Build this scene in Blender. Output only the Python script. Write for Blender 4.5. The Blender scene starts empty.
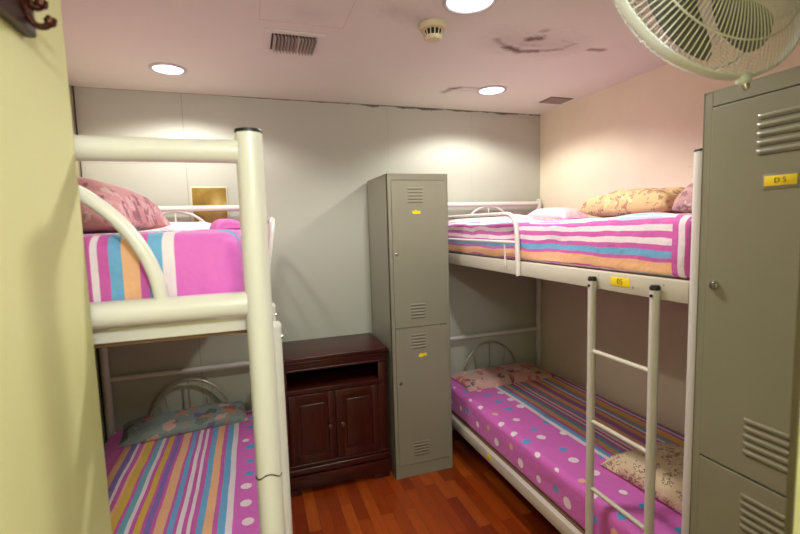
import bpy, bmesh, math, random
from mathutils import Vector, Matrix, noise
random.seed(7)
SC = bpy.context.scene
COL = SC.collection
PI = math.pi

# ------------------------------------------------------------------ helpers
def link(o):
    COL.objects.link(o); return o

def tag(o, label, cat, group=None):
    o['label'] = label; o['category'] = cat
    if group: o['group'] = group
    return o

def thing(name, label, cat, loc, group=None):
    o = bpy.data.objects.new(name, None); o.empty_display_size = .1
    link(o); o.location = loc
    return tag(o, label, cat, group)

def origin(o):
    v = Vector((0, 0, 0))
    while o is not None:
        v += o.location; o = o.parent
    return v

def obj(name, bm, m, parent=None, smooth=True, angle=40, loc=None, label=None):
    """bm is in world coordinates; the object gets its root's origin (or loc)."""
    base = origin(parent) if parent else Vector(loc or (0, 0, 0))
    bmesh.ops.remove_doubles(bm, verts=bm.verts, dist=1e-6)
    bmesh.ops.transform(bm, matrix=Matrix.Translation(-base), verts=bm.verts)
    me = bpy.data.meshes.new(name); bm.to_mesh(me); bm.free()
    for mm in (m if isinstance(m, (list, tuple)) else [m]): me.materials.append(mm)
    if smooth:
        me.shade_smooth(); me.set_sharp_from_angle(angle=math.radians(angle))
    o = bpy.data.objects.new(name, me); link(o)
    if parent: o.parent = parent
    else: o.location = base
    if label: o['label'] = label
    return o

def struct(name, bm, m, loc=None, smooth=False):
    o = obj(name, bm, m, loc=loc, smooth=smooth); o['kind'] = 'structure'; return o

def NB(): return bmesh.new()

def box(bm, x0, x1, y0, y1, z0, z1, bev=0, seg=2, mi=0):
    r = bmesh.ops.create_cube(bm, size=1)
    vs = r['verts']
    for v in vs:
        v.co = Vector(((x0+x1)/2 + v.co.x*(x1-x0), (y0+y1)/2 + v.co.y*(y1-y0), (z0+z1)/2 + v.co.z*(z1-z0)))
    fs = set(f for v in vs for f in v.link_faces)
    for f in fs: f.material_index = mi
    if bev:
        es = set(e for v in vs for e in v.link_edges)
        bmesh.ops.bevel(bm, geom=list(es), offset=bev, segments=seg, affect='EDGES', profile=.5)

def tube(bm, pts, r, seg=16, cap=True, closed=False):
    pts = [Vector(p) for p in pts]
    n = len(pts)
    rs = r if isinstance(r, (list, tuple)) else [r]*n
    tang = []
    for i in range(n):
        if closed: t = pts[(i+1) % n] - pts[i-1]
        else: t = pts[min(i+1, n-1)] - pts[max(i-1, 0)]
        tang.append(t.normalized())
    u = tang[0].orthogonal().normalized()
    rings = []
    for i in range(n):
        t = tang[i]
        u = (u - t*u.dot(t)).normalized(); w = t.cross(u)
        rings.append([bm.verts.new(pts[i] + (u*math.cos(2*PI*k/seg) + w*math.sin(2*PI*k/seg))*rs[i]) for k in range(seg)])
    m = n if closed else n-1
    for i in range(m):
        a, b = rings[i], rings[(i+1) % n]
        for k in range(seg):
            bm.faces.new((a[k], a[(k+1) % seg], b[(k+1) % seg], b[k]))
    if cap and not closed:
        bm.faces.new(rings[0][::-1]); bm.faces.new(rings[-1])

def rounded(pts, rad, n=8):
    """polyline with rounded corners"""
    pts = [Vector(p) for p in pts]; out = [pts[0]]
    for i in range(1, len(pts)-1):
        a, b, c = pts[i-1], pts[i], pts[i+1]
        d0 = (a-b).normalized(); d1 = (c-b).normalized()
        r = min(rad, (a-b).length*.49, (c-b).length*.49)
        p0 = b+d0*r; p1 = b+d1*r
        for k in range(n+1):
            t = k/n
            out.append(p0*(1-t)**2 + b*2*t*(1-t) + p1*t*t)
    out.append(pts[-1]); return out

def lathe(bm, prof, c, axis=(0, 0, 1), seg=32, mi=0):
    """prof: list of (radius, height along axis)"""
    ax = Vector(axis).normalized(); u = ax.orthogonal().normalized(); w = ax.cross(u); c = Vector(c)
    rings = []
    for r, h in prof:
        if r < 1e-6: rings.append([bm.verts.new(c+ax*h)])
        else: rings.append([bm.verts.new(c+ax*h+(u*math.cos(2*PI*k/seg)+w*math.sin(2*PI*k/seg))*r) for k in range(seg)])
    for a, b in zip(rings, rings[1:]):
        for k in range(seg):
            k2 = (k+1) % seg
            if len(a) == 1 and len(b) == 1: continue
            if len(a) == 1: f = bm.faces.new((a[0], b[k2], b[k]))
            elif len(b) == 1: f = bm.faces.new((a[k], a[k2], b[0]))
            else: f = bm.faces.new((a[k], a[k2], b[k2], b[k]))
            f.material_index = mi

# ------------------------------------------------------------------ materials
def s2l(c):
    return tuple(((v/255)/12.92 if v/255 <= .04045 else ((v/255+.055)/1.055)**2.4) for v in c) + (1,)

class NT:
    def __init__(s, name):
        s.m = bpy.data.materials.new(name); s.m.use_nodes = True
        s.t = s.m.node_tree; s.n = s.t.nodes; s.l = s.t.links
        s.b = s.n['Principled BSDF']
    def node(s, typ, **kw):
        nd = s.n.new(typ)
        for k, v in kw.items():
            if k.startswith('i_'):
                key = k[2:]; nd.inputs[int(key) if key.isdigit() else key].default_value = v
            else: setattr(nd, k, v)
        return nd
    def link(s, a, b): s.l.new(a, b)
    def math(s, op, a, b=None, c=None, clamp=False):
        nd = s.n.new('ShaderNodeMath'); nd.operation = op; nd.use_clamp = clamp
        for i, v in enumerate((a, b, c)):
            if v is None: continue
            if isinstance(v, (int, float)): nd.inputs[i].default_value = v
            else: s.l.new(v, nd.inputs[i])
        return nd.outputs[0]
    def mix(s, fac, a, b, mode='MIX'):
        nd = s.n.new('ShaderNodeMix'); nd.data_type = 'RGBA'; nd.blend_type = mode
        for idx, v in ((0, fac), (6, a), (7, b)):
            if isinstance(v, (int, float)): nd.inputs[idx].default_value = v
            elif isinstance(v, tuple): nd.inputs[idx].default_value = v
            else: s.l.new(v, nd.inputs[idx])
        return nd.outputs[2]
    def coord(s, kind='Object'):
        return s.node('ShaderNodeTexCoord').outputs[kind]
    def noise(s, vec, scale, detail=3, rough=.5):
        nd = s.node('ShaderNodeTexNoise'); s.link(vec, nd.inputs['Vector'])
        nd.inputs['Scale'].default_value = scale; nd.inputs['Detail'].default_value = detail; nd.inputs['Roughness'].default_value = rough
        return nd.outputs['Fac']
    def ramp(s, fac, stops, interp='LINEAR'):
        nd = s.node('ShaderNodeValToRGB'); nd.color_ramp.interpolation = interp
        el = nd.color_ramp.elements
        el[0].position = stops[0][0]; el[0].color = stops[0][1]
        el[1].position = stops[1][0]; el[1].color = stops[1][1]
        for p, c in stops[2:]:
            e = el.new(p); e.color = c
        s.link(fac, nd.inputs[0]); return nd.outputs[0]
    def bump(s, h, strength=.2, dist=.01):
        nd = s.node('ShaderNodeBump'); nd.inputs['Strength'].default_value = strength; nd.inputs['Distance'].default_value = dist
        s.link(h, nd.inputs['Height']); s.link(nd.outputs[0], s.b.inputs['Normal'])
    def sep(s, v):
        nd = s.node('ShaderNodeSeparateXYZ'); s.link(v, nd.inputs[0]); return nd.outputs
    def base(s, c): s.link(c, s.b.inputs['Base Color'])

def paint(name, col, rough=.5, metal=0, var=.06, scale=6, bump=.05, bscale=60, spec=.5, chips=None):
    t = NT(name); c = s2l(col)
    v = t.coord()
    f = t.noise(v, scale, 4)
    d = tuple(x*(1-var*2) for x in c[:3])+(1,)
    out = t.mix(f, d, tuple(min(1, x*(1+var)) for x in c[:3])+(1,))
    if chips:
        g = t.noise(v, 23, 6, .7)
        out = t.mix(t.math('GREATER_THAN', g, chips), out, s2l((70, 45, 35)))
    t.base(out)
    t.b.inputs['Roughness'].default_value = rough; t.b.inputs['Metallic'].default_value = metal
    t.b.inputs['Specular IOR Level'].default_value = spec
    if bump: t.bump(t.noise(v, bscale, 2), bump, .004)
    return t.m

def emit(name, col, st):
    t = NT(name); t.b.inputs['Base Color'].default_value = s2l(col)
    t.b.inputs['Emission Color'].default_value = s2l(col); t.b.inputs['Emission Strength'].default_value = st
    return t.m

M = {}
M['cream'] = paint('cream_enamel', (216, 214, 210), .28, var=.04, chips=.745)
M['cream_chipped'] = paint('cream_enamel_worn', (206, 202, 188), .32, var=.05, chips=.69)
M['silver_tube'] = paint('silver_tube', (190, 185, 172), .3, .6)
M['black'] = paint('black_plastic', (22, 20, 20), .4)
M['locker'] = paint('grey_locker_enamel', (142, 142, 124), .34, var=.03, bump=.03)
M['locker_dark'] = paint('locker_inner', (60, 58, 50), .6)
M['chrome'] = paint('chrome', (200, 200, 195), .18, 1)
M['yellow'] = paint('yellow_tag', (246, 218, 24), .5, var=.02)
M['ink'] = paint('dark_ink', (120, 95, 10), .6)
M['base_ply'] = paint('plywood', (120, 90, 60), .7, var=.15)
M['olive_strip'] = paint('olive_brown_strip', (76, 68, 42), .6)
M['lamp_ring'] = paint('lamp_ring', (196, 194, 196), .35, .3)
M['lamp_glow'] = emit('lamp_diffuser', (255, 252, 244), 6)
M['vent_dark'] = paint('vent_dark', (40, 34, 30), .8)
M['vent_slat'] = paint('vent_slat', (180, 172, 158), .4, .3)
M['vent_white'] = paint('vent_frame', (212, 196, 188), .6)
M['grille_brown'] = paint('small_grille', (140, 122, 112), .6)
M['detector'] = paint('ivory_plastic', (206, 196, 160), .45)
M['hook_metal'] = paint('bronze_hook', (74, 38, 28), .25, .6)
M['hook_board'] = paint('dark_brown_wood', (52, 28, 26), .35, var=.15)
M['fan_silver'] = paint('fan_silver', (232, 240, 238), .4, .1)
M['fan_wire'] = paint('fan_wire', (220, 222, 212), .4, .1)
M['fan_blade'] = paint('fan_blade', (118, 116, 104), .4)
M['fan_motor'] = paint('fan_motor', (196, 198, 196), .35, .3)
M['cable'] = paint('dark_cable', (70, 62, 40), .6)
M['knob'] = paint('dark_knob', (96, 70, 56), .3, .3)
M['board_frame'] = paint('pale_frame', (206, 200, 176), .5)

def wood(name, dark, lite, rough=.3, scale=1.2, axis='x'):
    t = NT(name); v = t.coord()
    mp = t.node('ShaderNodeMapping'); t.link(v, mp.inputs[0])
    mp.inputs['Scale'].default_value = {'x': (1, 12, 12), 'y': (12, 1, 12), 'z': (12, 12, 1)}[axis]
    f = t.noise(mp.outputs[0], scale*2.2, 6, .65)
    t.base(t.ramp(f, [(.3, s2l(dark)), (.7, s2l(lite))]))
    t.b.inputs['Roughness'].default_value = rough
    t.bump(f, .06, .003)
    return t.m
M['mahogany'] = wood('mahogany', (44, 13, 11), (74, 26, 18), .3)
M['mahogany_v'] = wood('mahogany_upright', (42, 13, 10), (74, 26, 18), .3, axis='z')
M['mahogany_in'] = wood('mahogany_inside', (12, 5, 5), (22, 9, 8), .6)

def floor_mat():
    t = NT('red_brown_parquet'); v = t.coord()
    mp = t.node('ShaderNodeMapping'); t.link(v, mp.inputs[0]); mp.inputs['Rotation'].default_value = (0, 0, PI/2)
    br = t.node('ShaderNodeTexBrick'); t.link(mp.outputs[0], br.inputs['Vector'])
    br.inputs['Scale'].default_value = 1; br.inputs['Brick Width'].default_value = .42; br.inputs['Row Height'].default_value = .062
    br.inputs['Mortar Size'].default_value = .0008; br.inputs['Mortar Smooth'].default_value = .3
    br.offset = .37; br.offset_frequency = 2; br.squash = 1
    br.inputs['Color1'].default_value = (0, 0, 0, 1); br.inputs['Color2'].default_value = (1, 1, 1, 1); br.inputs['Mortar'].default_value = (.5, .5, .5, 1)
    # per-plank random tone: snap coordinates to planks through the brick colour itself plus white noise
    tone = t.ramp(br.outputs['Color'], [(0, s2l((132, 46, 12))), (.35, s2l((152, 60, 16))), (.7, s2l((174, 76, 20))), (1, s2l((200, 100, 32)))])
    mp2 = t.node('ShaderNodeMapping'); t.link(v, mp2.inputs[0]); mp2.inputs['Scale'].default_value = (26, 2.2, 1)
    g = t.noise(mp2.outputs[0], 2.2, 6, .65)
    c = t.mix(t.math('MULTIPLY', g, .75), tone, s2l((92, 28, 8)))
    c = t.mix(br.outputs['Fac'], c, s2l((50, 18, 10)))
    t.base(c); t.b.inputs['Roughness'].default_value = .3
    t.bump(br.outputs['Fac'], -.15, .002)
    return t.m
M['floor'] = floor_mat()

def wall_back_mat():
    t = NT('grey_panel_wall'); v = t.coord(); x, y, z = t.sep(v)
    f = t.noise(v, 3, 4)
    c = t.mix(f, s2l((176, 180, 168)), s2l((186, 190, 178)))
    def line(co, at, w):
        return t.math('LESS_THAN', t.math('ABSOLUTE', t.math('SUBTRACT', co, at)), w)
    m = line(x, -.335, .0022)
    for a in (.885, 1.5): m = t.math('MAXIMUM', m, t.math('MULTIPLY', line(x, a, .0015), .45))
    m = t.math('MAXIMUM', m, t.math('MULTIPLY', t.math('MULTIPLY', line(z, 1.895, .0025), t.math('LESS_THAN', x, .0)), .5))
    c = t.mix(t.math('MULTIPLY', m, .4), c, s2l((96, 92, 78)))
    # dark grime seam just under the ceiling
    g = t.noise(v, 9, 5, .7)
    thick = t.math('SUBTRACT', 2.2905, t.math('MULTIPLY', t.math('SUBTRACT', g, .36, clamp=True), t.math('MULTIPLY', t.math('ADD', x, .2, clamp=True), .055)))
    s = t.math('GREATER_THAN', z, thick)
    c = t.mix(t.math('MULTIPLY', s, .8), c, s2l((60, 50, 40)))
    t.base(c); t.b.inputs['Roughness'].default_value = .55
    t.bump(t.noise(v, 40, 2), .05, .003)
    return t.m
M['wall_back'] = wall_back_mat()

def plaster(name, a, b, rough=.7, sc=2.5):
    t = NT(name); v = t.coord()
    c = t.mix(t.ramp(t.noise(v, sc, 5, .6), [(.35, (0, 0, 0, 1)), (.65, (1, 1, 1, 1))]), s2l(a), s2l(b))
    d = t.noise(v, 31, 3, .6)
    c = t.mix(t.math('MULTIPLY', t.math('GREATER_THAN', d, .76), .35), c, s2l((120, 100, 86)))
    t.base(c); t.b.inputs['Roughness'].default_value = rough
    t.bump(t.noise(v, 55, 3), .07, .003)
    return t.m
M['wall_right'] = plaster('cream_pink_plaster', (230, 221, 196), (236, 229, 204))
M['wall_left'] = plaster('beige_plaster', (200, 190, 150), (206, 196, 160))
M['yellow_wall'] = plaster('pale_yellow_paint', (200, 198, 150), (206, 204, 158), .5, 1.2)

def ceiling_mat():
    t = NT('stained_ceiling'); v = t.coord(); x, y, z = t.sep(v)
    n0 = t.noise(v, 1.6, 4)
    c = t.mix(n0, s2l((210, 212, 199)), s2l((220, 222, 209)))
    wob = t.math('MULTIPLY', t.math('SUBTRACT', t.noise(v, 14, 4, .6), .5), .05)
    tot = None
    wob2 = t.math('SUBTRACT', t.noise(v, 45, 3, .7), .5)
    # mould and water marks: line from (ax, ay) to (bx, by), half width, strength
    for (ax, ay, bx, by, hw, st) in [(1.045, 1.725, 1.13, 1.785, .016, .55), (1.13, 1.785, 1.22, 1.815, .020, .95), (1.22, 1.815, 1.30, 1.79, .018, .85),
                                     (1.30, 1.79, 1.39, 1.745, .016, .6), (1.39, 1.745, 1.41, 1.68, .018, .4), (1.41, 1.68, 1.33, 1.66, .012, .25),
                                     (1.185, 1.685, 1.22, 1.67, .024, .95), (1.19, 1.605, 1.20, 1.595, .014, .45), (1.53, 1.715, 1.59, 1.705, .014, .75), (1.17, 1.745, 1.27, 1.735, .02, .35),
                                     (1.135, 2.47, 1.15, 2.42, .018, .55), (1.15, 2.40, 1.19, 2.37, .018, .8), (1.20, 2.36, 1.29, 2.355, .014, .4), (1.20, 2.42, 1.30, 2.40, .012, .2),
                                     (.55, 1.60, .66, 1.64, .05, .16), (1.10, 1.72, 1.38, 1.72, .09, .2), (.22, 1.70, .27, 1.70, .04, .1)]:
        L2 = (bx-ax)**2+(by-ay)**2
        px = t.math('SUBTRACT', x, ax); py = t.math('SUBTRACT', y, ay)
        h = t.math('ADD', t.math('MULTIPLY', px, (bx-ax)/L2), t.math('MULTIPLY', py, (by-ay)/L2), clamp=True)
        dx = t.math('SUBTRACT', px, t.math('MULTIPLY', h, bx-ax)); dy = t.math('SUBTRACT', py, t.math('MULTIPLY', h, by-ay))
        d = t.math('SQRT', t.math('ADD', t.math('MULTIPLY', dx, dx), t.math('MULTIPLY', dy, dy)))
        d = t.math('ADD', t.math('DIVIDE', t.math('ADD', d, t.math('MULTIPLY', wob, .35)), hw*1.9), t.math('MULTIPLY', wob2, 1.1))
        b = t.math('MULTIPLY', t.math('SUBTRACT', 1.0, d, clamp=True), st)
        tot = b if tot is None else t.math('MAXIMUM', tot, b)
    # pale flake in the middle of the round mark
    c = t.mix(t.math('MULTIPLY', tot, 1.15, clamp=True), c, s2l((104, 80, 70)))
    t.base(c); t.b.inputs['Roughness'].default_value = .75
    t.bump(t.noise(v, 30, 3), .06, .004)
    return t.m
M['ceiling'] = ceiling_mat()

# bed sheets ------------------------------------------------------------
PINK = (216, 106, 200); WHITE = (236, 222, 232); BLUE = (108, 172, 218); PEACH = (240, 184, 140); YEL = (222, 182, 72)
LIL = (132, 112, 186); PK2 = (206, 92, 178); TEAL = (110, 172, 190)
SEQ = [(.022, WHITE), (.030, BLUE), (.016, PK2), (.034, PEACH), (.024, BLUE), (.018, PK2), (.015, WHITE), (.014, PK2), (.017, WHITE), (.014, PK2), (.020, BLUE),
       (.010, PK2), (.036, PEACH), (.012, PK2), (.022, LIL), (.012, PK2), (.022, YEL), (.016, PK2), (.016, WHITE), (.024, TEAL), (.012, PK2), (.034, YEL), (.012, PEACH), (.020, PK2), (.014, WHITE), (.026, LIL), (.028, PEACH), (.018, PK2)]
SEQ_SIDE = [(.020, (170, 200, 222)), (.020, PK2), (.019, WHITE), (.019, PK2), (.019, WHITE), (.018, PK2), (.022, BLUE), (.012, PK2), (.036, PEACH), (.010, PK2), (.03, BLUE)]
def sheet(name, start, direction, seq, end_band=None, dot_scale=8.6, wobble=.006, pink=PINK, repeat=False):
    """stripes run along v (the length); u is the unfolded distance across the bed in metres"""
    t = NT(name); uv = t.coord('UV')
    u, v, _ = t.sep(uv)
    wv = t.node('ShaderNodeCombineXYZ'); t.link(t.math('MULTIPLY', u, 2.0), wv.inputs[0]); t.link(t.math('MULTIPLY', v, 1.6), wv.inputs[1])
    wob = t.math('MULTIPLY', t.math('SUBTRACT', t.noise(wv.outputs[0], 2.2, 3), .5), wobble*2)
    uu = t.math('ADD', u, wob)
    total = sum(w for w, _ in seq)
    f = t.math('DIVIDE', t.math('MULTIPLY', t.math('SUBTRACT', uu, start), direction), total)
    stops = []; p = 0
    for w, c in seq[:31]:
        stops.append((p/total, s2l(c))); p += w
    inside = t.math('MULTIPLY', t.math('GREATER_THAN', f, 0), t.math('LESS_THAN', f, 1))
    sc = t.ramp(f, stops, 'CONSTANT')
    # dotted border
    vo = t.node('ShaderNodeTexVoronoi'); vo.voronoi_dimensions = '2D'; vo.inputs['Scale'].default_value = dot_scale; vo.inputs['Randomness'].default_value = .42
    t.link(uv, vo.inputs['Vector'])
    cs = t.node('ShaderNodeSeparateColor'); t.link(vo.outputs['Color'], cs.inputs[0])
    rnd = cs.outputs[0]
    size = t.math('ADD', .13, t.math('MULTIPLY', cs.outputs[1], .08))
    dot = t.math('LESS_THAN', vo.outputs['Distance'], size)
    dcol = t.ramp(rnd, [(0, s2l((244, 226, 238))), (.45, s2l((86, 160, 216))), (.86, s2l((240, 184, 150)))], 'CONSTANT')
    border = t.mix(dot, s2l(pink), dcol)
    c = t.mix(inside, border, sc)
    if end_band:
        s0, dirn, bands = end_band
        tb = sum(w for w, _ in bands)
        fb = t.math('DIVIDE', t.math('MULTIPLY', t.math('SUBTRACT', v, s0), dirn), tb)
        st = []; p = 0
        for w, cc in bands: st.append((p/tb, s2l(cc))); p += w
        c = t.mix(t.math('GREATER_THAN', fb, 0), c, t.ramp(fb, st, 'CONSTANT'))
    t.base(c); t.b.inputs['Roughness'].default_value = .75
    t.b.inputs['Sheen Weight'].default_value = .15
    wn = t.noise(t.coord(), 7, 4, .55)
    t.bump(wn, .6, .03)
    return t.m

def floral(name, ground, cols, scale=9, mask=.5, rough=.85, ring=None):
    t = NT(name); v = t.coord()
    dn = t.node('ShaderNodeTexNoise'); t.link(v, dn.inputs['Vector']); dn.inputs['Scale'].default_value = scale*1.2
    dv = t.node('ShaderNodeVectorMath', operation='MULTIPLY_ADD'); t.link(dn.outputs['Color'], dv.inputs[0])
    dv.inputs[1].default_value = (.09, .09, .09); t.link(v, dv.inputs[2])
    vo = t.node('ShaderNodeTexVoronoi'); vo.inputs['Scale'].default_value = scale; t.link(dv.outputs[0], vo.inputs['Vector'])
    cs = t.node('ShaderNodeSeparateColor'); t.link(vo.outputs['Color'], cs.inputs[0])
    n = len(cols)
    fc = t.ramp(cs.outputs[0], [(i/n, s2l(c)) for i, c in enumerate(cols)], 'CONSTANT')
    lines = t.math('LESS_THAN', vo.outputs['Distance'], .5)
    m = t.math('MULTIPLY', t.math('GREATER_THAN', t.noise(v, scale*.45, 2), mask), lines)
    c = t.mix(t.math('MULTIPLY', m, .8), s2l(ground), fc)
    fine = t.noise(v, scale*7, 3, .7)
    c = t.mix(t.math('MULTIPLY', t.math('GREATER_THAN', fine, .58), .3), c, s2l(tuple(min(255, g+35) for g in ground)))
    t.base(c); t.b.inputs['Roughness'].default_value = rough
    t.bump(fine, .2, .006)
    return t.m

# ------------------------------------------------------------------ room
H = 2.292; D = 2.822; XL = -.86; XR = 2.07; YR = -1.7
XE = -.256; YE = .83           # entry wall on the left: face and end
XJ = .556; YJ = .30            # jamb on the right: face and end
def wall(name, m, *b):
    bm = NB(); box(bm, *b); return struct(name, bm, m)
wall('floor', M['floor'], XL-.1, XR+.1, YR-.1, D+.1, -.1, 0)
wall('ceiling', M['ceiling'], XL-.1, XR+.1, YR-.1, D+.1, H, H+.1)
wall('wall_back', M['wall_back'], XL-.1, XR+.1, D, D+.1, 0, H)
wall('wall_right', M['wall_right'], XR, XR+.1, YJ, D, 0, H)
wall('wall_left', M['wall_left'], XL-.1, XL, YE, D, 0, H)
wall('wall_entry_left', M['yellow_wall'], XL-.1, XE, YR, YE, 0, H)
wall('wall_entry_right', M['yellow_wall'], XJ, XR+.1, YR, YJ, 0, H)
wall('wall_rear', M['yellow_wall'], XE, XJ, YR-.1, YR, 0, H)
# thin dark olive strip up the corner of the right jamb
bm = NB(); box(bm, XJ-.002, XJ+.05, YJ, YJ+.008, 0, H-.001, .001); struct('jamb_strip', bm, M['olive_strip'])
# access panel lines in the ceiling
bm = NB()
ax0, ax1, ay0, ay1 = .072, .39, 1.45, 1.79
for b in ((ax0, ax1, ay1-.003, ay1), (ax0, ax0+.003, ay0, ay1), (ax1-.003, ax1, ay0, ay1), (ax0, ax1, ay0, ay0+.003)):
    box(bm, b[0], b[1], b[2], b[3], H-.0012, H+.001)
struct('trim_2', bm, M['vent_white'])

# ------------------------------------------------------------------ bunk beds
def bunk(name, label, x0, x1, y0, y1, side, metal_tag):
    """side=+1: aisle on the x1 side; -1: aisle on the x0 side. y0 foot, y1 head"""
    cx = (x0+x1)/2; xa = x1 if side > 0 else x0      # aisle side post centre
    root = thing(name, label, 'bunk bed', (cx, (y0+y1)/2, 0))
    m = M['cream']; R_ = .0242
    # foot posts
    for x in (x0, x1):
        bm = NB(); tube(bm, [(x, y0, .006), (x, y0, 1.69)], R_, 24); p = obj('foot_post', bm, m, root)
        bm = NB(); lathe(bm, [(0, 1.694), (.016, 1.694), (.0240, 1.6925), (.0248, 1.690), (.0248, 1.6865), (.0242, 1.686)], (x, y0, 0), seg=24); obj('end_cap', bm, M['black'], p)
        bm = NB(); lathe(bm, [(0, 0), (.026, 0), (.026, .02), (.0242, .025)], (x, y0, 0), seg=24); obj('foot_cap', bm, M['black'], p)
    for x in (x0, x1):
        bm = NB(); tube(bm, [(x, y1, .006), (x, y1, 1.665)], .019, 20); p = obj('head_post', bm, m, root)
        bm = NB(); lathe(bm, [(0, 1.672), (.012, 1.672), (.0195, 1.667), (.0195, 1.66)], (x, y1, 0), seg=20); obj('end_cap', bm, m, p)
        bm = NB(); lathe(bm, [(0, 0), (.021, 0), (.021, .02), (.019, .025)], (x, y1, 0), seg=20); obj('foot_cap', bm, M['black'], p)
    # foot and head top tubes, foot cross tubes
    bm = NB(); tube(bm, [(x0+.02, y0, 1.653), (x1-.02, y0, 1.653)], .0208, 20); obj('top_rail', bm, m, root)
    bm = NB(); tube(bm, [(x0+.02, y0, 1.372), (x1-.02, y0, 1.372)], .0230, 20); obj('foot_rail', bm, m, root)
    bm = NB(); tube(bm, [(x0+.02, y0, .245), (x1-.02, y0, .245)], .0225, 20); obj('foot_rail', bm, m, root)
    bm = NB(); tube(bm, [(x0+.015, y1, 1.64), (x1-.015, y1, 1.64)], .0165, 16); obj('head_rail', bm, m, root)
    bm = NB(); tube(bm, [(x0+.015, y1, .70), (x1-.015, y1, .70)], .0135, 16); obj('head_rail', bm, m, root)
    for z in (1.345, .245):
        bm = NB(); tube(bm, [(x0+.015, y1, z), (x1-.015, y1, z)], .0165, 16); obj('head_rail', bm, m, root)
    # arches
    def arch(y, zb, rx, rz, r, mt, spokes=True):
        pts = [(cx+rx*math.cos(a), y, zb+rz*math.sin(a)) for a in [PI*k/36 for k in range(37)]]
        bm = NB(); tube(bm, pts, r, 14); o = obj('arch', bm, mt, root)
        if spokes:
            for dx in (-.5, 0, .5):
                top = zb+rz*math.sqrt(1-(dx*1.15)**2)
                bm = NB(); tube(bm, [(cx+dx*rx*.8, y, zb), (cx+dx*rx*1.15, y, top)], r*.55, 8); obj('spindle', bm, mt, o)
    arch(y0, 1.372, .246, .248, .0122, m, False)
    arch(y1, 1.36, .222, .266, .0085, m)
    arch(y1, .36, .23, .285, .0085, M['silver_tube'])
    arch(y0, .262, .256, .25, .0135, m, False)
    # side rails
    xin = -side*.02
    for x in (x0, x1):
        for z0, z1 in ((1.262, 1.326), (.192, .252)):
            bm = NB(); box(bm, x-.014, x+.014, y0+.024, y1-.017, z0, z1, .003); o = obj('side_rail', bm, M['cream_chipped'], root)
    # angle iron under the upper foot end
    bm = NB(); box(bm, x0+.02, x1-.02, y0+.026, y0+.034, 1.316, 1.343, .001); box(bm, x0+.02, x1-.02, y0+.03, y0+.06, 1.316, 1.321, .001)
    obj('end_bar', bm, M['cream'], root)
    # boards that carry the mattresses
    for z in (1.322, .248):
        bm = NB(); box(bm, x0+.016, x1-.016, y0+.04, y1-.02, z-.016, z+.004, .002); obj('bed_board', bm, M['base_ply'], root)
    # guard rail at the head end of the aisle side
    g = xa+side*.026
    lean = .048 if side > 0 else 0
    ya = 1.75; yb = y1-.03
    bm = NB(); tube(bm, rounded([(g, yb, 1.30), (g+lean, yb, 1.548), (g+lean, ya, 1.548), (g, ya-.015, 1.262)], .09, 10), .0115, 14); gr = obj('guard_rail', bm, m, root)
    bm = NB(); tube(bm, [(g+lean*.55, yb, 1.415), (g+lean*.55, ya-.008, 1.415)], .008, 12); obj('middle_bar', bm, m, gr)
    bm = NB(); tube(bm, [(g+lean*.55, ya+.10, 1.41), (g-side*.004, ya+.10, 1.30)], .004, 8); obj('stay', bm, m, gr)
    # ladder hooked on the aisle side rail
    lx = xa+side*.030; la, lb = y0+.117, y0+.377
    bm = NB()
    for yy in (la, lb): tube(bm, [(lx, yy, 0), (lx, yy, 1.298)], .0145, 16)
    ld = obj('ladder', bm, m, root)
    for yy in (la, lb):
        bm = NB(); lathe(bm, [(.0150, 1.292), (.0156, 1.300), (.012, 1.307), (0, 1.308)], (lx, yy, 0), seg=16); obj('rail_cap', bm, M['black'] if side < 0 else m, ld)
        bm = NB(); lathe(bm, [(.005, 0), (.005, .003), (0, .004)], (lx+side*.0135, yy, 1.275), (side, 0, 0), 10); obj('bolt', bm, M['black'] if side < 0 else M['chrome'], ld)
    for z in (1.035, .770, .510, .25):
        bm = NB(); tube(bm, [(lx, la, z), (lx, lb, z)], .0085, 12); obj('rung', bm, M['cream_chipped'], ld)
    return root

LX0, LX1, LY0 = -.812, .005, .87
RX0, RX1, RY0 = 1.18, 2.025, .888
Y1 = 2.775
bl = bunk('bunk_bed', 'cream tubular steel bunk bed on the left, foot end with thick post nearest the viewer', LX0, LX1, LY0, Y1, 1, None)
br = bunk('bunk_bed', 'cream steel bunk bed along the right wall with ladder to its upper berth', RX0, RX1, RY0, Y1, -1, None)
# weld chip band on the thick left post
post = [c for c in bl.children if c.name.startswith('foot_post')][1]
bm = NB()
tube(bm, [(LX1+.0248*math.cos(a), LY0+.0248*math.sin(a), 1.034+.006*math.sin(3*a)) for a in [PI*(1.06+.0*k)+.065*k*PI for k in range(14)]], .0014, 8)
obj('wire_tie', bm, M['hook_metal'], post, label='rusty wire tie around the post')
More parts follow.
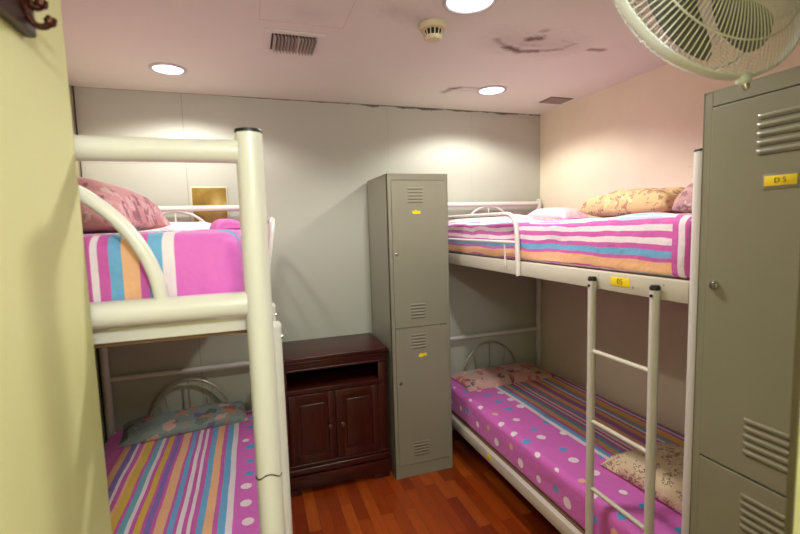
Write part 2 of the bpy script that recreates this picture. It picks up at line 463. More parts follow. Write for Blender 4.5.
# yellow tags on the right bunk
def text_mesh(body, size, thick=.0004):
    cu = bpy.data.curves.new('lettering', 'FONT'); cu.body = body; cu.size = size; cu.extrude = thick
    cu.align_x = 'CENTER'; cu.align_y = 'CENTER'
    o = bpy.data.objects.new('lettering_tmp', cu); COL.objects.link(o)
    dg = bpy.context.evaluated_depsgraph_get(); me = bpy.data.meshes.new_from_object(o.evaluated_get(dg))
    bpy.data.objects.remove(o); return me
def text_on(body, size, at, right, up, m, parent):
    me = text_mesh(body, size); r = Vector(right).normalized(); u = Vector(up).normalized(); n = r.cross(u)
    base = origin(parent); a = Vector(at)
    for v in me.vertices: v.co = a + r*v.co.x + u*v.co.y + n*v.co.z - base
    me.materials.clear(); me.materials.append(m)
    o = bpy.data.objects.new('number', me); link(o); o.parent = parent; return o
for (ya, yb, za, zb, txt) in ((1.115, 1.195, 1.284, 1.314, '05'), (2.02, 2.06, .212, .238, None)):
    sr = [c for c in br.children if c.name.startswith('side_rail')]
    par = sr[0] if za > 1 else sr[1]
    bm = NB(); box(bm, RX0-.0155, RX0-.0138, ya, yb, za, zb, .0004); tg = obj('number_tag', bm, M['yellow'], par, label='yellow paper tag')

def sticker_text(): pass
def tagtext():
    sr = [c for c in br.children if c.name.startswith('side_rail')][0]
    text_on('05', .026, (RX0-.0158, 1.155, 1.299), (0, -1, 0), (0, 0, 1), M['ink'], sr)
tagtext()

# ------------------------------------------------------------------ mattresses
def mattress(name, label, x0, x1, y0, y1, z0, z1, m, rc=.035, amp=.006, seed=0, sag=0):
    nx, ny, nz = 22, 46, 5
    bm = NB(); V = {}
    w, l, h = x1-x0, y1-y0, z1-z0
    def P(a, b, c):
        k = (round(a, 5), round(b, 5), round(c, 5))
        if k in V: return V[k]
        p = Vector((x0+w*a, y0+l*b, z0+h*c))
        q = Vector((min(max(p.x, x0+rc), x1-rc), min(max(p.y, y0+rc), y1-rc), min(max(p.z, z0+rc), z1-rc)))
        d = p-q
        if d.length > 1e-9: p = q+d.normalized()*min(rc, max(abs(d.x), abs(d.y), abs(d.z)))
        nn = noise.noise(p*4+Vector((seed*7, 0, 0)))*amp + noise.noise(p*11+Vector((seed, 3, 0)))*amp*.4
        if c > .5:
            p.z += nn*(1 if c > .99 else .3)
            p.z -= sag*math.sin(PI*a)*math.sin(PI*b)
        if c > .1:
            if a < .02: p.x += abs(nn)*.7
            if a > .98: p.x -= abs(nn)*.7
            if b < .01: p.y += abs(nn)*.7
        V[k] = bm.verts.new(p); return V[k]
    # concentrate loops near the rounded edges
    def span(n, tot):
        e = rc/tot; s = [0, e*.3, e*.65, e]; k = n-6
        s += [e+(1-2*e)*i/k for i in range(1, k)]; s += [1-e, 1-e*.65, 1-e*.3, 1]; return s
    A, B, Cc = span(nx, w), span(ny, l), span(max(nz+4, 8), h)
    def face(q):
        try: bm.faces.new(q)
        except ValueError: pass
    for i in range(len(A)-1):
        for j in range(len(B)-1):
            face((P(A[i], B[j], 1), P(A[i+1], B[j], 1), P(A[i+1], B[j+1], 1), P(A[i], B[j+1], 1)))
            face((P(A[i], B[j], 0), P(A[i], B[j+1], 0), P(A[i+1], B[j+1], 0), P(A[i+1], B[j], 0)))
    for k in range(len(Cc)-1):
        for i in range(len(A)-1):
            face((P(A[i], 0, Cc[k]), P(A[i+1], 0, Cc[k]), P(A[i+1], 0, Cc[k+1]), P(A[i], 0, Cc[k+1])))
            face((P(A[i], 1, Cc[k]), P(A[i], 1, Cc[k+1]), P(A[i+1], 1, Cc[k+1]), P(A[i+1], 1, Cc[k])))
        for j in range(len(B)-1):
            face((P(0, B[j], Cc[k]), P(0, B[j], Cc[k+1]), P(0, B[j+1], Cc[k+1]), P(0, B[j+1], Cc[k])))
            face((P(1, B[j], Cc[k]), P(1, B[j+1], Cc[k]), P(1, B[j+1], Cc[k+1]), P(1, B[j], Cc[k+1])))
    # unfolded cloth coordinates: u across from the x0 top edge, v along from y0
    uvl = bm.loops.layers.uv.new('UVMap'); bm.normal_update()
    for f in bm.faces:
        n = f.normal
        for lp in f.loops:
            p = lp.vert.co; u = p.x-x0; v = p.y-y0; dz = z1-p.z
            if abs(n.x) > abs(n.z) and abs(n.x) >= abs(n.y): u = -dz if n.x < 0 else w+dz
            elif abs(n.y) > abs(n.z): v = -dz if n.y < 0 else l+dz
            lp[uvl].uv = (u, v)
    o = obj(name, bm, m, loc=((x0+x1)/2, (y0+y1)/2, z0), angle=70)
    return tag(o, label, 'mattress')

w_l = LX1-LX0-.034
ZU = 1.326; ZL = .252
m_ul = sheet('sheet_upper_left', w_l-.140, -1, [(q[0]*.86, q[1]) for q in SEQ], wobble=.004, dot_scale=4.3)
m_ll = sheet('sheet_lower_left', w_l-.118, -1, SEQ, wobble=.008)
SEQ_TOP = SEQ[::-1][8:]
m_ur = sheet('sheet_upper_right', .012+sum(q[0] for q in SEQ_TOP)*1.0, -1, (SEQ_TOP+SEQ_SIDE)[:31], wobble=.022, end_band=(.066, -1, [(.020, PK2), (.021, WHITE), (.020, PK2), (.021, WHITE), (.02, PK2)]))
m_lr = sheet('sheet_lower_right', .258, 1, SEQ, wobble=.004)
ZTU = 1.515; ZTL = .432
mattress('mattress', 'mattress on the left upper berth under pink sheet with broad blue and peach stripes', LX0+.03, LX1-.028, LY0+.042, Y1-.03, ZU, ZTU-.005, m_ul, seed=1)
mattress('mattress', 'mattress on the left lower berth under a striped sheet with pink dotted border', LX0+.017, LX1-.017, LY0+.045, Y1-.03, ZL, ZTL, m_ll, seed=2, amp=.007)
mattress('mattress', 'mattress on the right upper berth, its side showing level pink, white, blue and peach stripes', RX0+.004, RX1-.017, RY0+.03, Y1-.03, ZU, ZTU, m_ur, seed=3, amp=.018)
mattress('mattress', 'mattress on the right lower berth, its pink side dotted white and blue', RX0+.017, RX1-.017, RY0+.045, Y1-.03, ZL, ZTL, m_lr, seed=4)

# ------------------------------------------------------------------ pillows and quilts
def pillow(name, label, cat, c, size, rot, m, n=30, puff=2.6, wrinkle=.006, seed=0, tilt=0, tiltx=0, flatbottom=.14, curl=0):
    """c: centre of underside"""
    sx, sy, sz = size; bm = NB()
    Rm = Matrix.Rotation(rot, 4, 'Z') @ Matrix.Rotation(tilt, 4, 'Y') @ Matrix.Rotation(tiltx, 4, 'X')
    grids = []
    pts = []
    for s in (1, -1):
        g = []
        for i in range(n+1):
            row = []
            for j in range(n+1):
                a = -1+2*i/n; b = -1+2*j/n
                e = (1-abs(a)**puff)*(1-abs(b)**puff)
                t = max(e, 0)**.42
                # pulled-in sides between the corners
                px = a*(1-.035*(1-b*b))*sx/2; py = b*(1-.05*(1-a*a))*sy/2
                z = sz*(t*(1-flatbottom) if s > 0 else -t*flatbottom)
                wv = (noise.noise(Vector((px*9+seed*5, py*9, s)))+.5*noise.noise(Vector((px*22, py*22+seed, s))))*wrinkle*min(1, t*2)
                if s > 0: z += wv
                z += curl*(a*a)*sz
                row.append(Vector((px, py, z)))
            g.append(row)
        pts.append(g)
    zoff = None
    allp = [Rm @ p for g in pts for r in g for p in r]
    zmin = min(p.z for p in allp)
    vs = []
    for g in pts:
        vs.append([[bm.verts.new(Vector(c)+Rm @ p-Vector((0, 0, zmin))) for p in r] for r in g])
    for s, g in enumerate(vs):
        for i in range(n):
            for j in range(n):
                q = (g[i][j], g[i+1][j], g[i+1][j+1], g[i][j+1])
                bm.faces.new(q if s == 0 else q[::-1])
    bmesh.ops.remove_doubles(bm, verts=bm.verts, dist=1e-5)
    o = obj(name, bm, m, loc=c, angle=80)
    return tag(o, label, cat)

f_green = floral('grey_green_floral', (128, 144, 140), [(206, 120, 92), (150, 70, 88), (70, 92, 84), (214, 168, 150), (108, 84, 140), (90, 110, 104)], 15, .43)
f_pink = floral('dusty_pink_floral', (204, 146, 152), [(214, 176, 186), (130, 80, 104), (216, 190, 198), (160, 96, 108)], 30, .47)
f_palepink = floral('white_pink_cloth', (232, 206, 212), [(228, 170, 186), (240, 226, 226), (222, 186, 196)], 9, .55)
f_salmon = floral('salmon_floral', (206, 166, 158), [(196, 88, 92), (150, 176, 150), (224, 196, 186), (110, 50, 70), (226, 150, 150)], 18, .43)
f_beige = floral('beige_brown_quilt', (216, 184, 136), [(136, 90, 84), (232, 208, 160), (176, 120, 108)], 34, .47)
f_mauve = floral('mauve_quilt', (188, 148, 150), [(226, 204, 200), (140, 96, 100), (206, 170, 166)], 26, .45)
f_cream = floral('cream_brown_lace', (222, 200, 168), [(120, 92, 78), (236, 222, 200), (150, 112, 96)], 44, .48)

pillow('pillow', 'dusty pink floral pillow plumped at the foot of the left upper berth', 'pillow', (-.475, 1.17, ZTU-.004), (.52, .32, .125), -.10, f_pink, seed=1, puff=4)
pillow('pillow', 'flat pale pink pillow at the head of the left upper berth', 'pillow', (-.40, 2.52, ZTU-.006), (.56, .34, .05), 0, f_palepink, seed=2)
pillow('cloth', 'small crumpled pink cloth by the right edge of the left upper berth', 'cloth', (-.105, 2.10, ZTU-.004), (.12, .14, .05), .3, paint('pink_cloth', (214, 110, 190), .8), seed=5, n=14, wrinkle=.012)
pillow('pillow', 'flat grey green pillow with orange flowers on the left lower berth', 'pillow', (-.405, 2.63, ZTL-.001), (.64, .25, .06), .12, f_green, seed=3, tiltx=.07, puff=4, wrinkle=.008)
pillow('pillow', 'white and pale pink pillow at the head of the right upper berth', 'pillow', (1.50, 2.50, ZTU-.004), (.54, .34, .05), .1, f_palepink, seed=4)
pillow('towel', 'folded pale pink towel near the wall post on the right upper berth', 'towel', (1.90, 2.44, ZTU-.004), (.20, .42, .085), .05, f_palepink, seed=9, wrinkle=.012)
pillow('pillow', 'flat pink and cream floral pillow at the head of the right lower berth', 'pillow', (1.60, 2.60, ZTL-.001), (.68, .29, .05), .02, f_salmon, seed=6, tiltx=.04, puff=4)
pillow('quilt', 'folded beige and mauve quilt lying on the right upper berth', 'quilt', (1.58, 1.42, ZTU-.002), (.36, .42, .115), .05, f_beige, seed=7, puff=4, wrinkle=.016, flatbottom=.35)
pillow('quilt', 'rolled mauve patterned quilt beside the grey locker on the right upper berth', 'quilt', (1.60, 1.10, ZTU-.002), (.36, .20, .17), .1, f_mauve, seed=8, puff=2.4, wrinkle=.018)
pillow('pillow', 'beige pillow with brown speckled edge at the foot of the right lower berth', 'pillow', (1.60, 1.23, ZTL-.004), (.40, .50, .10), .05, f_cream, seed=10, puff=3.4, wrinkle=.012)
pillow('blanket', 'crumpled grey mauve blanket behind the beige pillow on the right lower berth', 'blanket', (1.905, 1.16, ZTL-.004), (.17, .34, .14), .0, f_mauve, seed=11, puff=2.6, wrinkle=.02)

# ------------------------------------------------------------------ lockers
def locker(name, label, base, w, d, rot, tags, group=None):
    """local frame: front faces -Y, x across 0..w, y depth 0..d"""
    root = thing(name, label, 'locker', base, group)
    Hh = 1.8; m = M['locker']
    Mx = Matrix.Rotation(rot, 4, 'Z')
    def put(nm, bm, mt, par, **k):
        me_parent_origin = Vector(base)
        bmesh.ops.transform(bm, matrix=Matrix.Translation(me_parent_origin) @ Mx, verts=bm.verts)
        return obj(nm, bm, mt, par, **k)
    bm = NB(); t = .0015; fr = .022
    box(bm, 0, t*2, 0, d, 0, Hh); box(bm, w-2*t, w, 0, d, 0, Hh); box(bm, 0, w, d-t*2, d, 0, Hh)
    box(bm, 0, w, 0, d, Hh-.003, Hh); box(bm, 0, w, .004, d, .06, .064); box(bm, 0, w, .004, d, .905, .909)
    box(bm, 0, fr, 0, .02, 0, Hh, .0015); box(bm, w-fr, w, 0, .02, 0, Hh, .0015)
    box(bm, fr-.002, w-fr+.002, .0005, .02, Hh-.035, Hh, .001); box(bm, fr-.002, w-fr+.002, .0005, .02, 0, .075, .001); box(bm, fr-.002, w-fr+.002, .006, .02, .895, .92, .001)
    put('body', bm, m, root, smooth=False)
    for k, (z0, z1) in enumerate(((.916, Hh-.038), (.078, .911))):
        bm = NB(); box(bm, fr+.001, w-fr-.001, -.003, .016, z0, z1, .002); dr = put('door', bm, m, root, smooth=False)
        cx = w/2-.018
        top = z1-.04; bot = z0+.115
        for zz in (top-.005, bot+.015):
            bm = NB()
            for q in range(5):
                z = zz-q*.0185
                # pressed louvre: a hooded half-round rib, open at its lower lip
                seg = 8; L = .05; ring = []
                for e in (-1, -.92, -.8, .8, .92, 1):
                    sc = {1: .02, .92: .75, .8: 1}[abs(e)]
                    ring.append([bm.verts.new((cx+e*L, -.003-.0034*sc*math.sin(PI*a/seg)*(1-.35*a/seg), z+.006-.012*a/seg)) for a in range(seg+1)])
                for a, b in zip(ring, ring[1:]):
                    for s in range(seg): bm.faces.new((a[s], a[s+1], b[s+1], b[s]))
                box(bm, cx-L*.86, cx+L*.86, -.0036, -.0029, z-.0080, z-.0058, mi=1)
            put('vent', bm, [m, M['locker_dark']], dr)
        lz = z0+.43+.08*k
        bm = NB(); lathe(bm, [(.011, 0), (.011, .004), (.008, .008), (0, .008)], (fr+.022, -.003, lz), (0, -1, 0), 20); box(bm, fr+.021, fr+.023, -.0125, -.011, lz-.005, lz+.005)
        put('lock', bm, M['chrome'], dr)
        tg = tags[k]
        if tg:
            tx, tz, tw, th, kind = tg
            if kind == 'plate':
                bm = NB(); box(bm, tx-tw/2-.004, tx+tw/2+.004, -.0045, -.003, tz-th/2-.006, tz+th/2+.004, .0005); h = put('label_holder', bm, m, dr)
                bm = NB(); box(bm, tx-tw/2, tx+tw/2, -.0055, -.0044, tz-th/2, tz+th/2, .0003); put('number_label', bm, M['yellow'], dr, label='yellow number label')
                me = text_mesh('D 5', th*.72)
                for v in me.vertices: v.co = Mx @ Vector((tx+v.co.x, -.0057-v.co.z, tz+v.co.y))
                me.materials.clear(); me.materials.append(M['ink']); o = bpy.data.objects.new('number', me); link(o); o.parent = dr
            else:
                bm = NB()
                pr = [(-.5, -.3), (-.2, -.5), (.2, -.42), (.5, -.45), (.52, .25), (.1, .32), (-.05, .62), (-.22, .3), (-.48, .3)] if kind == 'a' else [(-.5, -.45), (-.1, -.5), (.15, -.25), (.5, -.3), (.5, .4), (.2, .42), (0, .3), (-.25, .5), (-.5, .1)]
                for yy in (-.0045,):
                    f = [bm.verts.new((tx+a*tw, yy, tz+b*th)) for a, b in pr]; g = [bm.verts.new((tx+a*tw, -.0029, tz+b*th)) for a, b in pr]
                    bm.faces.new(f)
                    for i in range(len(f)): bm.faces.new((f[i], g[i], g[(i+1) % len(f)], f[(i+1) % len(f)]))
                put('number_sticker', bm, M['yellow'], dr, smooth=False, label='torn yellow sticker')
    return root
bmx0 = .731
locker('locker', 'narrow grey two-door steel locker standing against the back wall beside the wooden cabinet', (bmx0, 2.375, 0), .370, .435, 0,
       [(.170, 1.583, .050, .023, 'a'), (.188, .742, .050, .024, 'b')])
# right locker faces the left: local -Y -> -X ; local x runs from far (y=.80) towards the viewer
locker('locker', 'large grey steel locker in the right foreground beneath the fan, with yellow number label', (1.04, .788, 0), .38, .44, -PI/2,
       [(.172, 1.580, .060, .021, 'plate'), None])

# ------------------------------------------------------------------ cabinet
cab = thing('wooden_cabinet', 'dark mahogany low cabinet with open shelf above two doors, against the back wall', 'cabinet', (.395, 2.59, 0))
cx0, cx1, cy0, cy1 = .085, .708, 2.44, 2.805
mh = M['mahogany']; mv = M['mahogany_v']
bm = NB(); box(bm, cx0-.012, cx1+.012, cy0-.022, cy1+.005, .772, .80, .007, 3); obj('top', bm, mh, cab)
bm = NB(); box(bm, cx0-.006, cx1+.006, cy0-.012, cy0+.02, .752, .773, .005, 3); box(bm, cx0, cx1, cy0-.004, cy0+.02, .728, .753, .002); box(bm, cx0-.004, cx1+.004, cy0-.014, cy0+.01, .716, .730, .005, 3)
obj('frieze', bm, mh, cab)
for xx in (cx0, cx1-.022):
    bm = NB(); box(bm, xx, xx+.022, cy0, cy1, .035, .774, .002); obj('side_panel', bm, mv, cab)
for xx in (cx0, cx1-.05):
    bm = NB(); box(bm, xx, xx+.05, cy0-.006, cy0+.014, .16, .72, .003); obj('stile', bm, mv, cab)
bm = NB(); box(bm, cx0+.02, cx1-.02, cy1-.012, cy1, .04, .774); obj('back_panel', bm, M['mahogany_in'], cab)
bm = NB(); box(bm, cx0+.02, cx1-.02, cy0-.008, cy1-.01, .585, .612, .003); obj('shelf', bm, mh, cab)
bm = NB(); box(bm, cx0+.02, cx1-.02, cy0+.005, cy1-.01, .12, .14, .002); obj('bottom', bm, mh, cab)
bm = NB(); box(bm, cx0-.004, cx1+.004, cy0-.012, cy0+.02, .158, .178, .006, 3); box(bm, cx0-.008, cx1+.008, cy0-.016, cy0+.02, .118, .155, .008, 3); box(bm, cx0-.012, cx1+.012, cy0-.02, cy0+.02, .035, .112, .004)
obj('plinth', bm, mh, cab)
for (fx, fy) in ((cx0+.05, cy0+.01), (cx1-.05, cy0+.01), (cx0+.05, cy1-.05), (cx1-.05, cy1-.05)):
    bm = NB(); box(bm, fx-.05, fx+.05, fy-.022, fy+.03, 0, .036, .006); obj('foot', bm, mh, cab)
mid = (cx0+cx1)/2
for s in (-1, 1):
    a0, a1 = (cx0+.052, mid-.001) if s < 0 else (mid+.001, cx1-.052)
    z0, z1 = .182, .583; yf = cy0-.004
    bm = NB(); q = .042
    box(bm, a0, a0+q, yf-.012, yf+.008, z0, z1, .003); box(bm, a1-q, a1, yf-.012, yf+.008, z0, z1, .003)
    box(bm, a0+q-.002, a1-q+.002, yf-.0115, yf+.008, z0, z0+q, .003); box(bm, a0+q-.002, a1-q+.002, yf-.0115, yf+.008, z1-q, z1, .003)
    dr = obj('door', bm, mv, cab)
    bm = NB(); box(bm, a0+q-.002, a1-q+.002, yf-.002, yf+.006, z0+q-.002, z1-q+.002); box(bm, a0+q+.018, a1-q-.018, yf-.009, yf+.002, z0+q+.018, z1-q-.018, .006, 3)
    obj('raised_panel', bm, mv, dr)
    kx = mid+s*.036
    bm = NB(); lathe(bm, [(.006, 0), (.006, .008), (.012, .014), (.0135, .02), (.010, .026), (0, .028)], (kx, yf-.012, .385), (0, -1, 0), 20); obj('knob', bm, M['knob'], dr)

# ------------------------------------------------------------------ ceiling fittings
def downlight(label, x, y, r=.083):
    t = thing('downlight', label, 'ceiling light', (x, y, H), 'recessed ceiling downlights')
    del t['group']
    bm = NB(); lathe(bm, [(r, 0), (r, -.004), (r-.004, -.007), (r-.014, -.008), (r-.018, -.004), (r-.018, 0)], (x, y, H), seg=40); obj('trim_ring', bm, M['lamp_ring'], t)
    bm = NB(); lathe(bm, [(r-.017, -.002), (r-.03, -.0045), (0, -.006)], (x, y, H), seg=40); obj('diffuser', bm, M['lamp_glow'], t, label='glowing white disc')
downlight('round glowing downlight above the left bunk bed', -.335, 2.425)
downlight('round glowing downlight cut by the top edge, beyond the smoke detector', .775, 1.455, .098)
downlight('round glowing downlight near the back wall above the right bunk bed', 1.396, 2.366, .088)
dl = thing('added_fill_lamp', 'added fill lamp hung out of view in the passage behind the viewer', 'lamp', (.15, -.55, H))  # lamp added out of view to brighten the near side and ceiling
bm = NB(); lathe(bm, [(.05, 0), (.05, -.012), (.03, -.03), (0, -.03)], (.15, -.55, H), seg=32); obj('ceiling_rose', bm, M['lamp_ring'], dl)
bm = NB(); tube(bm, [(.15, -.55, H-.02), (.15, -.55, 2.10)], .004, 10); obj('cord', bm, M['lamp_ring'], dl)
bm = NB(); lathe(bm, [(.03, 2.11), (.034, 2.09), (.02, 2.07), (0, 2.07)], (.15, -.55, 0), seg=24); obj('socket', bm, M['lamp_ring'], dl)

# air vent with slats
vt = thing('air_vent', 'rectangular ceiling air vent with dark gaps between thin slats', 'vent', (.21, 1.97, H))
vx0, vx1, vy0, vy1 = .122, .300, 1.888, 2.058
bm = NB(); box(bm, vx0, vx1, vy0, vy1, H-.003, H-.0005); obj('backing', bm, M['vent_dark'], vt)
bm = NB()
for b in ((vx0-.03, vx1+.03, vy0-.03, vy0), (vx0-.03, vx1+.03, vy1, vy1+.03), (vx0-.03, vx0, vy0-.001, vy1+.001), (vx1, vx1+.03, vy0-.001, vy1+.001)):
    box(bm, b[0], b[1], b[2], b[3], H-.006, H-.0003, .002)
obj('frame', bm, M['ceiling'], vt)
for k in range(13):
    xx = vx0+.008+k*(vx1-vx0-.016)/12
    bm = NB(); box(bm, xx-.001, xx+.001, vy0, vy1, H-.022, H-.003, 0)
    bmesh.ops.rotate(bm, cent=(xx, 0, H-.003), matrix=Matrix.Rotation(-.5, 3, 'Y'), verts=bm.verts)
    obj('slat', bm, M['vent_slat'] if k != 7 else M['board_frame'], vt, smooth=False)
# small grille
sg = thing('ceiling_grille', 'small flat brownish grille in the ceiling corner above the right bunk', 'grille', (1.93, 2.465, H))
bm = NB(); box(bm, 1.845, 2.015, 2.40, 2.53, H-.005, H-.0003, .001); obj('frame', bm, M['grille_brown'], sg)
bm = NB()
for k in range(11):
    yy = 2.413+k*.0105; box(bm, 1.856, 2.004, yy-.0035, yy+.0015, H-.009, H-.005)
obj('slats', bm, M['vent_slat'], sg, smooth=False)
# smoke detector
sd = thing('smoke_detector', 'ivory round smoke detector on the ceiling between air vent and downlights', 'smoke detector', (.725, 1.67, H))
c = (.725, 1.67, H)
bm = NB(); lathe(bm, [(.056, 0), (.056, -.012), (.050, -.02), (.040, -.022), (0, -.022)], c, seg=36); obj('base', bm, M['detector'], sd)
bm = NB(); lathe(bm, [(.034, -.022), (.028, -.024), (.028, -.046), (0, -.046)], c, seg=24); obj('sensor_chamber', bm, M['vent_dark'], sd)
bm = NB()
for k in range(14):
    a = 2*PI*k/14; u = Vector((math.cos(a), math.sin(a), 0))
    tube(bm, [Vector(c)+u*.040+Vector((0, 0, -.02)), Vector(c)+u*.033+Vector((0, 0, -.05))], .0022, 6)
obj('rib', bm, M['detector'], sd)
bm = NB(); lathe(bm, [(.036, -.044), (.036, -.05), (.030, -.058), (.012, -.062), (0, -.062)], c, seg=32); obj('cap', bm, M['detector'], sd)
# clip for a cable in the left corner
bm = NB(); tube(bm, [(XL+.012, D-.012, H-.001), (XL+.010, D-.010, 2.1), (XL+.014, D-.014, 1.9), (XL+.008, D-.008, 1.6), (XL+.008, D-.008, .05)], .004, 8)
tag(obj('cable', bm, M['cable'], loc=(XL+.01, D-.01, 0)), 'thin dark cable running down the far left corner of the room', 'cable')

# ------------------------------------------------------------------ small board on the back wall
bd = thing('wall_board', 'small brown gold board on the back wall behind the left bunk headboard', 'board', (-.222, D, 1.655))
bm = NB(); box(bm, -.322, -.122, D-.008, D-.0005, 1.545, 1.768, .002); obj('frame', bm, M['board_frame'], bd)
def gold():
    t = NT('brown_gold_board'); v = t.coord()
    f = t.noise(v, 18, 4, .6)
    t.base(t.ramp(f, [(.3, s2l((136, 108, 44))), (.62, s2l((158, 130, 62))), (.72, s2l((190, 168, 110)))]))
    t.b.inputs['Roughness'].default_value = .3; t.b.inputs['Metallic'].default_value = .3; return t.m
bm = NB(); box(bm, -.314, -.130, D-.0105, D-.007, 1.556, 1.760, .001); obj('panel', bm, gold(), bd)

# ------------------------------------------------------------------ hook rail on the yellow wall
hk = thing('hook_rail', 'dark brown wooden coat hook rail on the yellow wall at top left', 'hook rail', (XE, .55, 1.80))
bm = NB(); box(bm, XE, XE+.014, .30, .695, 1.758, 1.835, .004); obj('board', bm, M['hook_board'], hk)
for hy in (.668, .50, .36):
    bm = NB(); lathe(bm, [(.016, 0), (.016, .002), (.009, .006), (0, .007)], (XE+.014, hy, 1.79), (1, 0, 0), 20)
    h = obj('hook', bm, M['hook_metal'], hk)
    bm = NB(); pts = rounded([(XE+.015, hy, 1.798), (XE+.022, hy, 1.786), (XE+.028, hy, 1.786), (XE+.032, hy, 1.796)], .016, 6)
    n = len(pts); tube(bm, pts, [.0045]*(n-3)+[.0055, .0075, .006], 12); obj('prong', bm, M['hook_metal'], h)
    bm = NB(); pts = rounded([(XE+.014, hy, 1.778), (XE+.022, hy, 1.764), (XE+.034, hy, 1.764), (XE+.040, hy, 1.776)], .012, 6)
    n = len(pts); tube(bm, pts, [.004]*(n-3)+[.005, .007, .0055], 12); obj('prong', bm, M['hook_metal'], h)

# ------------------------------------------------------------------ wall fan
FC = Vector((.805, .612, 1.955)); FN = Vector((-.10, -.96, .24)).normalized()   # FN points to the back (towards the passage)
fan = thing('wall_fan', 'round wire-caged wall fan with silver rim hanging above the right foreground locker', 'fan', FC)
up_ = FN.orthogonal(); ua = Vector((0, 0, 1)).cross(FN).normalized(); ub = FN.cross(ua).normalized()
def fp(r, a, h): return FC + (ua*math.cos(a)+ub*math.sin(a))*r + FN*h
RF = .213
bm = NB()
prof = [(-.011, .006), (-.012, -.006), (-.004, -.010), (.003, -.007), (.003, .007), (-.004, .010)]
N = 96; rings = []
for k in range(N):
    a = 2*PI*k/N; rings.append([bm.verts.new(fp(RF+dr, a, hh)) for dr, hh in [(-.003, -.008), (.001, -.008), (.0025, 0), (.001, .008), (-.003, .008), (-.002, 0)]])
for k in range(N):
    a, b = rings[k], rings[(k+1) % N]
    for s in range(6): bm.faces.new((a[s], a[(s+1) % 6], b[(s+1) % 6], b[s]))
obj('rim', bm, M['fan_silver'], fan, label='silver rim band')
def cage(name, sgn, depth, nsp, wire):
    bm = NB()
    def prof(t):    # t 0 centre .. 1 rim
        r = RF*(.22+.78*t); h = sgn*(.008+depth*(1-t**(2.6 if sgn > 0 else 3.6))); return r, h
    for k in range(nsp):
        a = 2*PI*k/nsp
        tube(bm, [fp(*(lambda q: (q[0], a+.02*sgn*(1-i/9)))(prof(i/9)), prof(i/9)[1]) for i in range(10)], .0012 if sgn > 0 else .0009, 5, cap=False)
    for t in (0, .36, .72):
        r, h = prof(t)
        tube(bm, [fp(r, 2*PI*k/72, h) for k in range(72)], .0018 if t else .003, 6, closed=True)
    return obj(name, bm, wire, fan)
cage('front_grille', -1, .060, 90, M['fan_wire'])
cage('rear_grille', 1, .048, 120, M['fan_wire'])
bm = NB(); lathe(bm, [(0, -.078), (.03, -.077), (.046, -.072), (.048, -.066), (.0, -.064)], FC, FN, 36); obj('front_badge', bm, M['fan_motor'], fan)
# blades
hub_bm = NB(); lathe(hub_bm, [(0, -.038), (.026, -.036), (.034, -.028), (.035, .02), (0, .02)], FC, FN, 32); obj('hub', hub_bm, M['fan_blade'], fan)
for b in range(5):
    bm = NB(); g = []
    for i in range(11):
        t = i/10; r = .03+.142*t; half = (.48+.24*math.sin(PI*min(1, t*.62+.18)))*(1-.22*t**7)
        row = []
        for j in range(9):
            s = -1+2*j/8
            a = b*2*PI/5 + .35*t + s*half; hh = -.010 - s*.020*(1-.3*t) + .004*s*s
            row.append(fp(r, a, hh))
        g.append(row)
    for off in (0, .0018):
        vs = [[bm.verts.new(p+FN*off) for p in row] for row in g]
        for i in range(10):
            for j in range(8):
                q = (vs[i][j], vs[i+1][j], vs[i+1][j+1], vs[i][j+1]); bm.faces.new(q)
    obj('blade', bm, M['fan_blade'], fan)
bm = NB(); lathe(bm, [(0, .03), (.042, .032), (.050, .045), (.050, .105), (.044, .125), (.02, .135), (0, .135)], FC, FN, 36); mo = obj('motor_housing', bm, M['fan_motor'], fan)
e = FC+FN*.12
bm = NB(); tube(bm, rounded([e, e+Vector((.03, -.06, .0)), (e.x+.06, YJ+.012, e.z-.01)], .03, 6), .012, 14); obj('wall_arm', bm, M['fan_silver'], fan)
bm = NB(); box(bm, e.x+.02, e.x+.10, YJ, YJ+.014, e.z-.07, e.z+.05, .004); obj('mounting_plate', bm, M['fan_silver'], fan)
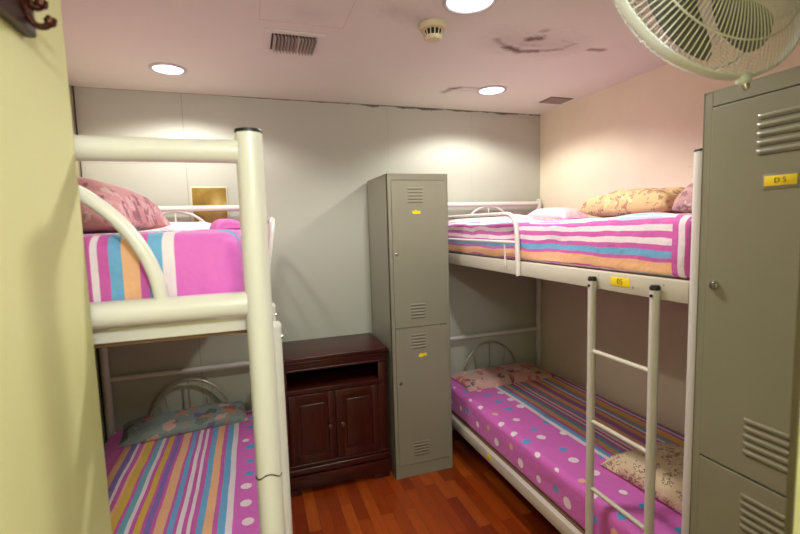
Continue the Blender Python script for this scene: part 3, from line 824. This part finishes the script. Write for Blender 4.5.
# clip at the bottom of the rim
bc = fp(RF+.006, 0, 0)
aa = min([2*PI*k/360 for k in range(360)], key=lambda a: fp(RF, a, 0).z)
aa2 = aa
cp = fp(RF+.004, aa2+.10, 0)
bm = NB(); tube(bm, [fp(RF+.004, aa2+.08+.013*k, 0) for k in range(9)], [.006, .009, .0105, .011, .011, .011, .0105, .009, .006], 12); obj('rim_clip', bm, M['fan_silver'], fan)
bm = NB(); lathe(bm, [(.006, 0), (.0065, .012), (.004, .016), (0, .016)], fp(RF+.008, aa2+.13, 0), (fp(RF+1, aa2+.13, 0)-fp(RF, aa2+.13, 0)), 14); obj('clip_screw', bm, M['chrome'], fan)

# ------------------------------------------------------------------ lights
def spot(x, y, e, ang=150, blend=.35, col=(1, .955, .88), r=.06):
    l = bpy.data.lights.new('downlight_lamp', 'SPOT'); l.energy = e; l.spot_size = math.radians(ang); l.spot_blend = blend; l.color = col; l.shadow_soft_size = r
    o = bpy.data.objects.new('downlight_lamp', l); link(o); o.location = (x, y, H-.012-.0); return o
spot(-.335, 2.425, 30)
spot(.775, 1.455, 52)
spot(1.396, 2.366, 32)
pl = bpy.data.lights.new('added_fill_light', 'POINT'); pl.energy = 30; pl.color = (.95, .97, 1); pl.shadow_soft_size = .07  # point light of the added lamp, fills the ceiling and bunk foot
po = bpy.data.objects.new('added_fill_light', pl); link(po); po.location = (.15, -.55, 1.98)
w = bpy.data.worlds.new('World'); SC.world = w; w.use_nodes = True
w.node_tree.nodes['Background'].inputs[0].default_value = (.9, .85, .8, 1); w.node_tree.nodes['Background'].inputs[1].default_value = .05

# ------------------------------------------------------------------ camera
cam = bpy.data.cameras.new('camera'); co = bpy.data.objects.new('camera', cam); link(co)
rt = Vector((0.94713, -0.31949, -0.02937)); up = Vector((0.05802, 0.08053, 0.99506)); fw = Vector((0.31555, 0.94416, -0.09481))
mt = Matrix((rt, up, -fw)).transposed().to_4x4(); mt.translation = (0, 0, 1.5106); co.matrix_world = mt
cam.sensor_width = 36; cam.lens = 438.816/800*36; cam.clip_start = .02
cam.dof.use_dof = True; cam.dof.focus_distance = 2.3; cam.dof.aperture_fstop = 4.5
SC.camera = co
SC.view_settings.view_transform = 'Standard'; SC.view_settings.look = 'None'; SC.view_settings.gamma = 1
SC.view_settings.use_curve_mapping = False; SC.view_settings.exposure = .55
SC.cycles.max_bounces = 10; SC.cycles.diffuse_bounces = 6
